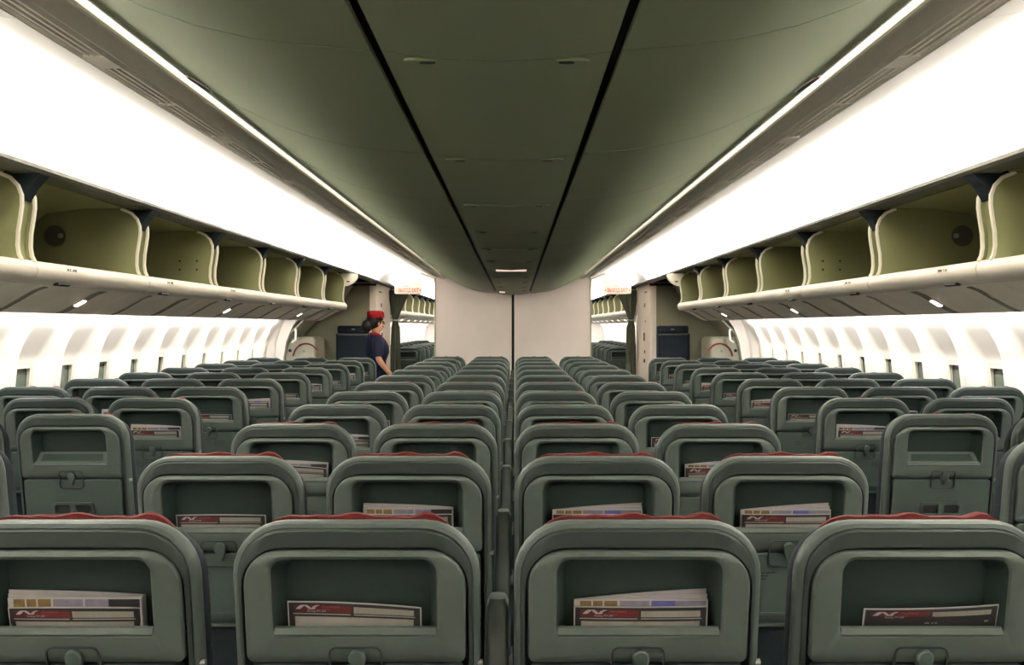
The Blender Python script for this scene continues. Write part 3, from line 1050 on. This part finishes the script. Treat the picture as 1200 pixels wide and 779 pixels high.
row1_spec = {(0, 0): (3, 1, -0.004), (0, 1): (1, None, -0.004), (0, 2): (0, 0, 0.006), (0, 3): (2, None, 0.02),
             (1, 0): (3, None, 0.0), (1, 1): (0, 1, -0.003), (1, 2): (0, 0, 0.0), (1, 3): (0, 0, 0.0),
             (2, 0): (1, 1, 0.0), (2, 1): (0, 1, 0.0), (2, 2): (0, None, 0.0), (2, 3): (0, 0, 0.0),
             (3, 0): (3, 1, 0.03), (3, 3): (1, None, 0.0), (4, 0): (0, None, 0.0), (4, 3): (0, None, 0.0)}
for (r, c), (cv_, mv, dx) in row1_spec.items():
    st = cen[(r, c)]
    where = '%s centre row seat %s' % (ORD[r], COLN[c])
    bent = {0: 'flat', 1: 'sagging', 2: 'leaning', 3: 'bowed'}[cv_]
    put_card(st, cv_, '%s red and black safety card, %s' % (bent, where), dx, {1: 0.008, 2: 0.002}.get(cv_, 0.0))
    if mv is not None:
        put_mag(st, mv, 'pale magazines tucked behind the card, %s' % where, dx + 0.001)
for s, side in ((-1, 'left'), (1, 'right')):
    for r in range(2, 10):
        for c in (0, 1):
            if c == 1 and (r < 3 or r > 6):
                continue
            st = sid[(s, r, c)]
            rn = ORD[r] if r < 9 else 'farthest'
            where = '%s %s-side row seat %s' % (rn, side, SCOL[c])
            put_card(st, (r + c) % 2 * 3 if s < 0 else 0, 'red and black safety card in pocket, %s' % where, -0.008 * s)
            if (r + c) % 2 == 0:
                put_mag(st, (r // 2) % 2, 'pale magazine behind the card, %s' % where, -0.012 * s)

# ================================================================== FAR END: partition, monuments, doors
PY = 12.02
for s, side in ((-1, 'left'), (1, 'right')):
    mb = MB()
    xa, xb = sorted((s * 0.018, s * 1.03))
    lo = rr((xb - xa) / 2, 0.0, 2.20, 0.012, 0.004, 3, (xa + xb) / 2)
    mb.loft([at_y(lo, PY + 0.01), at_y(lo, PY + 1.15)])
    p = empty('partition', (0, 0, 0))
    obj('panel', mb.data('panel', M['part']), p)
    e = s * 1.028
    obj('edge_strip', MB().box(e - 0.008, e + 0.008, PY - 0.004, PY + 0.012, 0, 2.19).data('edge_strip', M['monu']), p)
    tag(p, 'pale pink white partition %s of the dark middle gap' % side, 'partition', 'partition halves')
g = obj('partition_gap', MB().box(-0.018, 0.018, PY + 0.05, PY + 0.08, 0, 2.19).data('partition_gap', M['dark']))
tag(g, 'dark upright slot between the two partition halves', 'gap')
gs = MB()
for s in (-1, 1):
    gs.box(min(s * 0.019, s * 0.030), max(s * 0.019, s * 0.030), PY - 0.002, PY + 0.012, 0, 2.0)
o_ = obj('gap_trim', gs.data('gap_trim', M['service']), g)

for s, side in ((-1, 'left'), (1, 'right')):
    X = lambda a, b: (min(s * a, s * b), max(s * a, s * b))
    mo = empty('monument', (s * 2.4, 12.0, 0))
    tag(mo, 'pale grey galley wall beside the %s aisle carrying the folded crew seat' % side, 'galley wall', 'galley walls')

    def part(name, a, b, y0, y1, z0, z1, m, parent=mo, bev=0.0):
        x0, x1 = X(a, b)
        cx = (x0 + x1) / 2
        if bev:
            hw = (x1 - x0) / 2
            l1 = rr(hw - bev, z0 + bev, z1 - bev, bev, bev, 3, cx)
            l2 = rr(hw, z0, z1, bev * 1.5, bev * 1.5, 3, cx)
            mbb = MB().loft([at_y(l1, y0), at_y(l2, y0 + bev), at_y(l2, y1)])
        else:
            mbb = MB().box(x0, x1, y0, y1, z0, z1)
        if parent is not None:
            L_ = parent.location
            pl = Vector(L_)
            if parent.parent:
                pl = pl + parent.parent.location
            mbb.shear(lambda p: (p[0] - pl.x, p[1] - pl.y, p[2] - pl.z))
        return obj(name, mbb.data(name, m, bev > 0), parent)
    part('front_wall', 1.86, 3.0, 12.0, 12.06, 0, 2.08, M['monu'])
    part('aisle_wall', 1.80, 1.86, 12.0, 13.35, 0, 2.08, M['post'], bev=0.008)
    part('top_trim', 1.80, 3.0, 11.99, 12.02, 2.03, 2.06, M['dark'])
    part('corner_post', 1.83, 1.885, 11.985, 12.0, 0, 2.03, M['post'])
    # notices and switches on the aisle wall
    for (yy_, zz, h, w_) in ((12.25, 1.95, 0.02, 0.10), (12.4, 1.76, 0.05, 0.05), (12.35, 1.55, 0.03, 0.03), (12.45, 1.30, 0.11, 0.05), (12.42, 1.13, 0.04, 0.03), (12.42, 1.0, 0.05, 0.06)):
        part('notice', 1.796, 1.800, yy_, yy_ + w_ * 2.2, zz, zz + h, M['slot'] if zz > 1.5 else M['dark'])
    # crew seat
    cs_ = empty('crew_seat', (s * 2.07, 11.9, 0))
    tag(cs_, 'dark folded crew jump seat on the %s galley wall' % side, 'crew seat', 'folded crew seats')
    part('headrest', 1.89, 2.30, 11.93, 11.982, 1.405, 1.505, M['jump'], cs_, 0.015)
    bk = part('backrest', 1.90, 2.30, 11.90, 11.982, 0.86, 1.385, M['jump'], cs_, 0.015)
    part('folded_seat', 1.92, 2.28, 11.82, 11.9, 0.46, 0.92, M['jump'], cs_, 0.02)
    part('side_rail', 1.885, 1.900, 11.92, 11.982, 0.0, 1.40, M['dark'], cs_)
    part('side_rail', 2.30, 2.315, 11.92, 11.982, 0.0, 1.40, M['dark'], cs_)
    for q in (-0.012, 0.012):
        part('badge', 2.09 + q - 0.006, 2.09 + q + 0.006, 11.926, 11.931, 1.452, 1.465, M['metal'], cs_)
    # cabin door with slide cover
    d_ = empty('door_1' if s < 0 else 'door_2', (0, 0, 0))
    tag(d_, '%s cabin door with pale slide cover and red warning strap' % side, kind='structure')
    prof = [(2.80, 0.0), (2.88, 0.7), (2.86, 1.2), (2.72, 1.42), (2.56, 1.58), (2.40, 1.70), (2.26, 1.80), (2.10, 2.03)]
    loops = [[(s * x, y, z) for x, z in prof] + [(s * (x + 0.03), y, z) for x, z in reversed(prof)] for y in (WALL_END + 0.06, 12.0)]
    obj('door_lining', MB().loft(loops).data('door_lining', M['door'], True), d_)
    pil = [(2.66, 0.0), (2.80, 0.5), (2.83, 1.0), (2.78, 1.3), (2.70, 1.50), (2.62, 1.60)]
    loops = [[(s * x, y, z) for x, z in pil] + [(s * (x + 0.25), y, z) for x, z in reversed(pil)] for y in (WALL_END + 0.005, WALL_END + 0.10)]
    obj('door_pillar', MB().loft(loops).data('door_pillar', M['wall'], True), d_)
    pil2 = [(x - 0.04, z) for x, z in pil]
    # assist handle
    hp = [(s * 2.70, WALL_END - 0.01, 1.30), (s * 2.655, WALL_END - 0.04, 1.33), (s * 2.645, WALL_END - 0.04, 1.42), (s * 2.66, WALL_END - 0.01, 1.46)]
    obj('assist_handle', MB().tube(hp, 0.013, 8).data('assist_handle', M['bintrim'], True), d_)
    x0, x1 = X(2.46, 2.86)
    cx, hw = (x0 + x1) / 2, (x1 - x0) / 2
    l1, l2 = rr(hw - 0.02, 0.32, 1.345, 0.05, 0.04, 4, cx), rr(hw, 0.30, 1.365, 0.06, 0.05, 4, cx)
    sc_ = obj('slide_cover', MB().loft([at_y(l1, 11.36), at_y(l2, 11.38), at_y(l2, 11.9)]).data('slide_cover', M['door'], True), d_)
    # red arc strap
    pts = []
    for k in range(15):
        a = math.radians(8 + 140 * k / 14)
        pts.append((s * (2.575 + 0.165 * math.cos(a)), 11.352, 1.10 + 0.185 * math.sin(a)))
    ar = MB()
    for k in range(14):
        p, q = pts[k], pts[k + 1]
    inner = [(s * (2.575 + 0.152 * math.cos(math.radians(8 + 140 * k / 14))), 1.10 + 0.172 * math.sin(math.radians(8 + 140 * k / 14))) for k in range(15)]
    outer = [(s * (2.575 + 0.172 * math.cos(math.radians(8 + 140 * k / 14))), 1.10 + 0.192 * math.sin(math.radians(8 + 140 * k / 14))) for k in range(15)]
    ar.loft([[(x, 11.358, z) for x, z in inner + outer[::-1]], [(x, 11.345, z) for x, z in inner + outer[::-1]]])
    obj('warning_strap', ar.data('warning_strap', M['strap']), sc_)
    for (bx, bz, br) in ((2.775, 1.195, 0.02), (2.60, 1.19, 0.016)):
        mb = MB().loft([[(s * bx + br * math.cos(t), y_, bz + br * math.sin(t)) for t in [2 * math.pi * i / 12 for i in range(12)]] for y_ in (11.362, 11.35)])
        obj('button', mb.data('button', M['slot'] if bx < 2.7 else M['dark']), sc_)
    # ceiling sign over the aisle
    sx = 1.36 if s < 0 else 1.36
    sg = empty('exit_sign', (s * 1.365, 11.9, 1.92))
    tag(sg, 'white overhead exit sign with red lettering above the %s aisle' % side, 'sign', 'overhead exit signs')
    lo = rr(0.18, 0.0, 0.24, 0.015, 0.02, 3)
    obj('sign_body', MB().loft([at_y(lo, 0.0), at_y(lo, 0.05)]).data('sign_body', M['signw']), sg)
    lo = rr(0.176, 0.008, 0.085, 0.008, 0.012, 3)
    bd = obj('text_band', MB().loft([at_y(lo, -0.003), at_y(lo, 0.002)]).data('text_band', M['signp']), sg)
    v, f = text_geo('ВЫХОД EXIT', 0.072, 0.0016)
    w_ = max(p[0] for p in v)
    sc2 = 0.27 / w_
    mb = MB().add([((p[0] - w_ / 2) * sc2, -0.0045, 0.024 + p[1]) for p in v], f)
    obj('lettering', mb.data('lettering', M['signr']), bd)
    mb = MB()
    for q in (-1, 1):
        mb.add([(q * 0.148, -0.0045, 0.034), (q * 0.148, -0.0045, 0.062), (q * 0.166, -0.0045, 0.048)], [(0, 1, 2)])
    obj('arrow', mb.data('arrow', M['black']), bd)
    obj('hanger', MB().box(-0.15, 0.15, 0.015, 0.035, 0.235, 0.345).data('hanger', M['signw']), sg)
    obj('indicator_strip', MB().box(-0.07, 0.01, -0.003, 0.0, 0.098, 0.108).data('indicator_strip', M['slot']), sg)
    # curtain gathered at the side of the passage
    loops = []
    nk = 40
    for (z, cxx, hwx, hwy) in ((2.02, 1.66, 0.125, 0.05), (1.92, 1.67, 0.115, 0.05), (1.80, 1.69, 0.085, 0.045), (1.68, 1.705, 0.055, 0.04), (1.60, 1.715, 0.035, 0.035), (1.57, 1.716, 0.035, 0.035), (1.48, 1.71, 0.055, 0.045), (1.30, 1.71, 0.06, 0.05), (0.9, 1.71, 0.065, 0.05), (0.3, 1.71, 0.07, 0.05), (0.02, 1.71, 0.072, 0.05)):
        lp = []
        for k in range(nk):
            a = 2 * math.pi * k / nk
            f_ = 1 + 0.20 * math.sin(a * 8)
            lp.append((s * (cxx + hwx * math.cos(a) * f_), 13.25 + hwy * math.sin(a) * f_, z))
        loops.append(lp)
    cu = empty('curtain', (0, 0, 0))
    obj('fabric', MB().loft(loops).data('fabric', M['curtain'], True), cu)
    tb = [(s * (1.716 + 0.046 * math.cos(2 * math.pi * k / 16)), 13.25 + 0.046 * math.sin(2 * math.pi * k / 16), 1.585) for k in range(17)]
    obj('tieback', MB().tube(tb, 0.012, 6, caps=False).data('tieback', M['metal'], True), cu)
    tag(cu, 'grey green curtain gathered by a tieback beside the %s passage' % side, 'curtain', 'passage curtains')
    # arch strip across the aisle at the cove end
    loops = [[(s * x, y, z - 0.014) for x, z in COVE[:-2]] + [(s * x, y, z + 0.002) for x, z in reversed(COVE[:-2])] for y in (11.99, 12.03)]
    ab = obj('trim_5' if s < 0 else 'trim_6', MB().loft(loops).data('arch', M['bintrim'], True))
    tag(ab, 'pale arch strip over the %s aisle' % side, kind='structure')

# ================================================================== FLIGHT ATTENDANT
PX, PYY = -1.66, 11.05
att = empty('person', (PX, PYY, 0))
att.rotation_euler = (0, 0, math.radians(22))
tag(att, 'person in navy short sleeved dress, red cap and scarf, standing in profile by crew seat', 'person')


def skin_mesh(name, nodes, edges, material, sub=2):
    me = bpy.data.meshes.new(name)
    keys = list(nodes)
    idx = {k: i for i, k in enumerate(keys)}
    me.from_pydata([nodes[k][0] for k in keys], [(idx[a], idx[b]) for a, b in edges], [])
    ob = bpy.data.objects.new(name, me)
    COL.objects.link(ob)
    sm = ob.modifiers.new('skin', 'SKIN')
    sm.use_smooth_shade = True
    for k in keys:
        sv = me.skin_vertices[0].data[idx[k]]
        r = nodes[k][1]
        sv.radius = r if isinstance(r, tuple) else (r, r)
    me.skin_vertices[0].data[0].use_root = True
    su = ob.modifiers.new('sub', 'SUBSURF')
    su.levels = su.render_levels = sub
    bpy.context.view_layer.update()
    dg = bpy.context.evaluated_depsgraph_get()
    new = bpy.data.meshes.new_from_object(ob.evaluated_get(dg))
    new.name = name
    new.materials.clear()
    new.materials.append(material)
    bpy.data.objects.remove(ob, do_unlink=True)
    return new


# local frame: faces +x, her right side towards the camera (-y)
nodes = {
    'pelvis': ((0, 0, 0.90), (0.11, 0.14)), 'waist': ((0.0, 0, 1.04), (0.09, 0.115)), 'chest': ((0.01, 0, 1.22), (0.10, 0.13)),
    'neckb': ((-0.01, 0, 1.36), 0.06), 'neck': ((0.0, 0, 1.42), 0.047), 'head1': ((0.015, 0, 1.50), (0.07, 0.066)), 'head2': ((0.01, 0, 1.59), (0.088, 0.072)), 'head3': ((0.0, 0, 1.635), (0.06, 0.05)),
    'nose0': ((0.085, 0, 1.545), 0.022), 'nose': ((0.112, 0, 1.525), 0.010), 'chin': ((0.072, 0, 1.468), 0.026),
    'shR': ((-0.01, -0.15, 1.335), 0.052), 'elR': ((-0.015, -0.205, 1.10), 0.040), 'wrR': ((0.125, -0.20, 0.925), 0.026), 'haR': ((0.165, -0.195, 0.885), (0.014, 0.030)),
    'shL': ((-0.01, 0.15, 1.335), 0.052), 'elL': ((0.0, 0.20, 1.09), 0.040), 'wrL': ((0.10, 0.18, 0.90), 0.026), 'haL': ((0.14, 0.175, 0.86), (0.014, 0.030)),
    'hipR': ((0, -0.085, 0.84), 0.085), 'knR': ((0.015, -0.085, 0.47), 0.056), 'anR': ((-0.01, -0.085, 0.09), 0.036), 'toR': ((0.12, -0.085, 0.035), 0.03),
    'hipL': ((0, 0.085, 0.84), 0.085), 'knL': ((0.015, 0.085, 0.47), 0.056), 'anL': ((-0.01, 0.085, 0.09), 0.036), 'toL': ((0.12, 0.085, 0.035), 0.03),
}
edges = [('pelvis', 'waist'), ('waist', 'chest'), ('chest', 'neckb'), ('neckb', 'neck'), ('neck', 'head1'), ('head1', 'head2'), ('head2', 'head3'), ('head2', 'nose0'), ('nose0', 'nose'), ('head1', 'chin'),
         ('chest', 'shR'), ('shR', 'elR'), ('elR', 'wrR'), ('wrR', 'haR'), ('chest', 'shL'), ('shL', 'elL'), ('elL', 'wrL'), ('wrL', 'haL'),
         ('pelvis', 'hipR'), ('hipR', 'knR'), ('knR', 'anR'), ('anR', 'toR'), ('pelvis', 'hipL'), ('hipL', 'knL'), ('knL', 'anL'), ('anL', 'toL')]
for side_, sy in (('R', -1), ('L', 1)):
    h = Vector(nodes['ha' + side_][0])
    d0 = Vector((0.62, 0, -0.78))
    for k, (off, ln) in enumerate(((-0.024, 0.058), (-0.008, 0.070), (0.008, 0.066), (0.024, 0.052))):
        base = h + Vector((0.012, off, -0.012))
        m1 = base + d0 * ln * 0.55
        m2 = m1 + Vector((0.45, 0, -0.9)).normalized() * ln * 0.5
        nodes['f%s%da' % (side_, k)] = (tuple(m1), 0.0085)
        nodes['f%s%db' % (side_, k)] = (tuple(m2), 0.007)
        edges += [('ha' + side_, 'f%s%da' % (side_, k)), ('f%s%da' % (side_, k), 'f%s%db' % (side_, k))]
    wv = Vector(nodes['wr' + side_][0])
    t1 = wv + Vector((0.045, sy * -0.032, -0.02))
    t2 = t1 + Vector((0.03, sy * -0.006, -0.028))
    nodes['t%sa' % side_] = (tuple(t1), 0.010)
    nodes['t%sb' % side_] = (tuple(t2), 0.008)
    edges += [('wr' + side_, 't%sa' % side_), ('t%sa' % side_, 't%sb' % side_)]
body = obj('body', skin_mesh('body', nodes, edges, M['skin'], 2), att)


def ell(cx, cy, z, rx, ry, n=24):
    return [(cx + rx * math.cos(2 * math.pi * k / n), cy + ry * math.sin(2 * math.pi * k / n), z) for k in range(n)]


# dress: torso and skirt
mb = MB().loft([ell(0.01, 0, 0.50, 0.155, 0.205), ell(0.0, 0, 0.70, 0.165, 0.205), ell(-0.005, 0, 0.88, 0.155, 0.19), ell(0.0, 0, 1.00, 0.122, 0.150), ell(0.005, 0, 1.08, 0.118, 0.145),
                ell(0.02, 0, 1.18, 0.140, 0.165), ell(0.018, 0, 1.26, 0.138, 0.170), ell(0.0, 0, 1.33, 0.110, 0.172), ell(-0.008, 0, 1.375, 0.082, 0.13), ell(-0.004, 0, 1.40, 0.062, 0.075)], False, False)
dr = obj('dress', mb.data('dress', M['dress'], True), att)
for sy in (-1, 1):
    el = Vector((-0.015 if sy < 0 else 0, sy * 0.205, 1.10))
    sh = Vector((-0.01, sy * 0.135, 1.345))
    pts = [sh, sh.lerp(el, 0.3), sh.lerp(el, 0.7), sh.lerp(el, 0.88)]
    sl = MB().tube(pts, [0.058, 0.068, 0.062, 0.060], 14)
    obj('sleeve', sl.data('sleeve', M['dress'], True), dr)
# scarf
sc_pts = [(-0.055, 0.0, 1.405), (-0.03, -0.06, 1.405), (0.03, -0.075, 1.375), (0.085, -0.055, 1.315), (0.125, -0.02, 1.255), (0.148, 0.0, 1.205)]
mb = MB().tube(sc_pts, [0.022, 0.024, 0.026, 0.028, 0.030, 0.018], 8)
sc_pts2 = [(-0.055, 0.0, 1.405), (-0.03, 0.06, 1.405), (0.03, 0.075, 1.375), (0.085, 0.055, 1.315), (0.125, 0.02, 1.255), (0.150, 0.005, 1.20)]
mb.tube(sc_pts2, [0.022, 0.024, 0.026, 0.028, 0.030, 0.018], 8)
obj('scarf', mb.data('scarf', M['hat'], True), att)


def blob(mb, c, r, n=16, m=10, zmin=-1.0):
    loops = []
    for j in range(m + 1):
        t = -math.pi / 2 * 0.98 + math.pi * 0.98 * j / m
        cz, rz = math.sin(t), math.cos(t)
        loops.append([(c[0] + r[0] * rz * math.cos(2 * math.pi * k / n), c[1] + r[1] * rz * math.sin(2 * math.pi * k / n), c[2] + r[2] * cz) for k in range(n)])
    return mb.loft(loops)


mb = MB()
blob(mb, (-0.022, 0, 1.560), (0.100, 0.096, 0.105))
blob(mb, (0.0, 0, 1.585), (0.092, 0.090, 0.060))
blob(mb, (-0.105, 0, 1.505), (0.070, 0.075, 0.075))
obj('hair', mb.data('hair', M['hair'], True), att)
mb = MB().loft([ell(0.0, 0, 1.598, 0.104, 0.096), ell(-0.001, 0, 1.606, 0.107, 0.099), ell(-0.004, 0, 1.660, 0.104, 0.095), ell(-0.008, 0, 1.680, 0.094, 0.085), ell(-0.009, 0, 1.687, 0.07, 0.063)])
obj('cap', mb.data('cap', M['hat'], True), att)
mb = MB()
for sy in (-1, 1):
    blob(mb, (0.082, sy * 0.032, 1.553), (0.010, 0.014, 0.008), 8, 6)
obj('eyes', mb.data('eyes', M['hair'], True), att)
mb = MB()
blob(mb, (0.090, 0, 1.492), (0.010, 0.022, 0.007), 8, 6)
obj('lips', mb.data('lips', M['strap'], True), att)
mb = MB()
for sy in (-1, 1):
    blob(mb, (0.012, sy * 0.078, 1.535), (0.018, 0.010, 0.028), 8, 6)
obj('ears', mb.data('ears', M['skin'], True), att)
for sy in (-1, 1):
    mb = MB()
    lo = [[(x, sy * 0.085 + w * math.cos(a), 0.004 + h * (0.5 + 0.5 * math.sin(a))) for a in [2 * math.pi * k / 12 for k in range(12)]] for x, w, h in ((-0.075, 0.02, 0.05), (-0.05, 0.036, 0.085), (0.03, 0.04, 0.08), (0.11, 0.042, 0.06), (0.165, 0.03, 0.035))]
    obj('shoe', mb.loft(lo).data('shoe', M['shoe'], True), att)
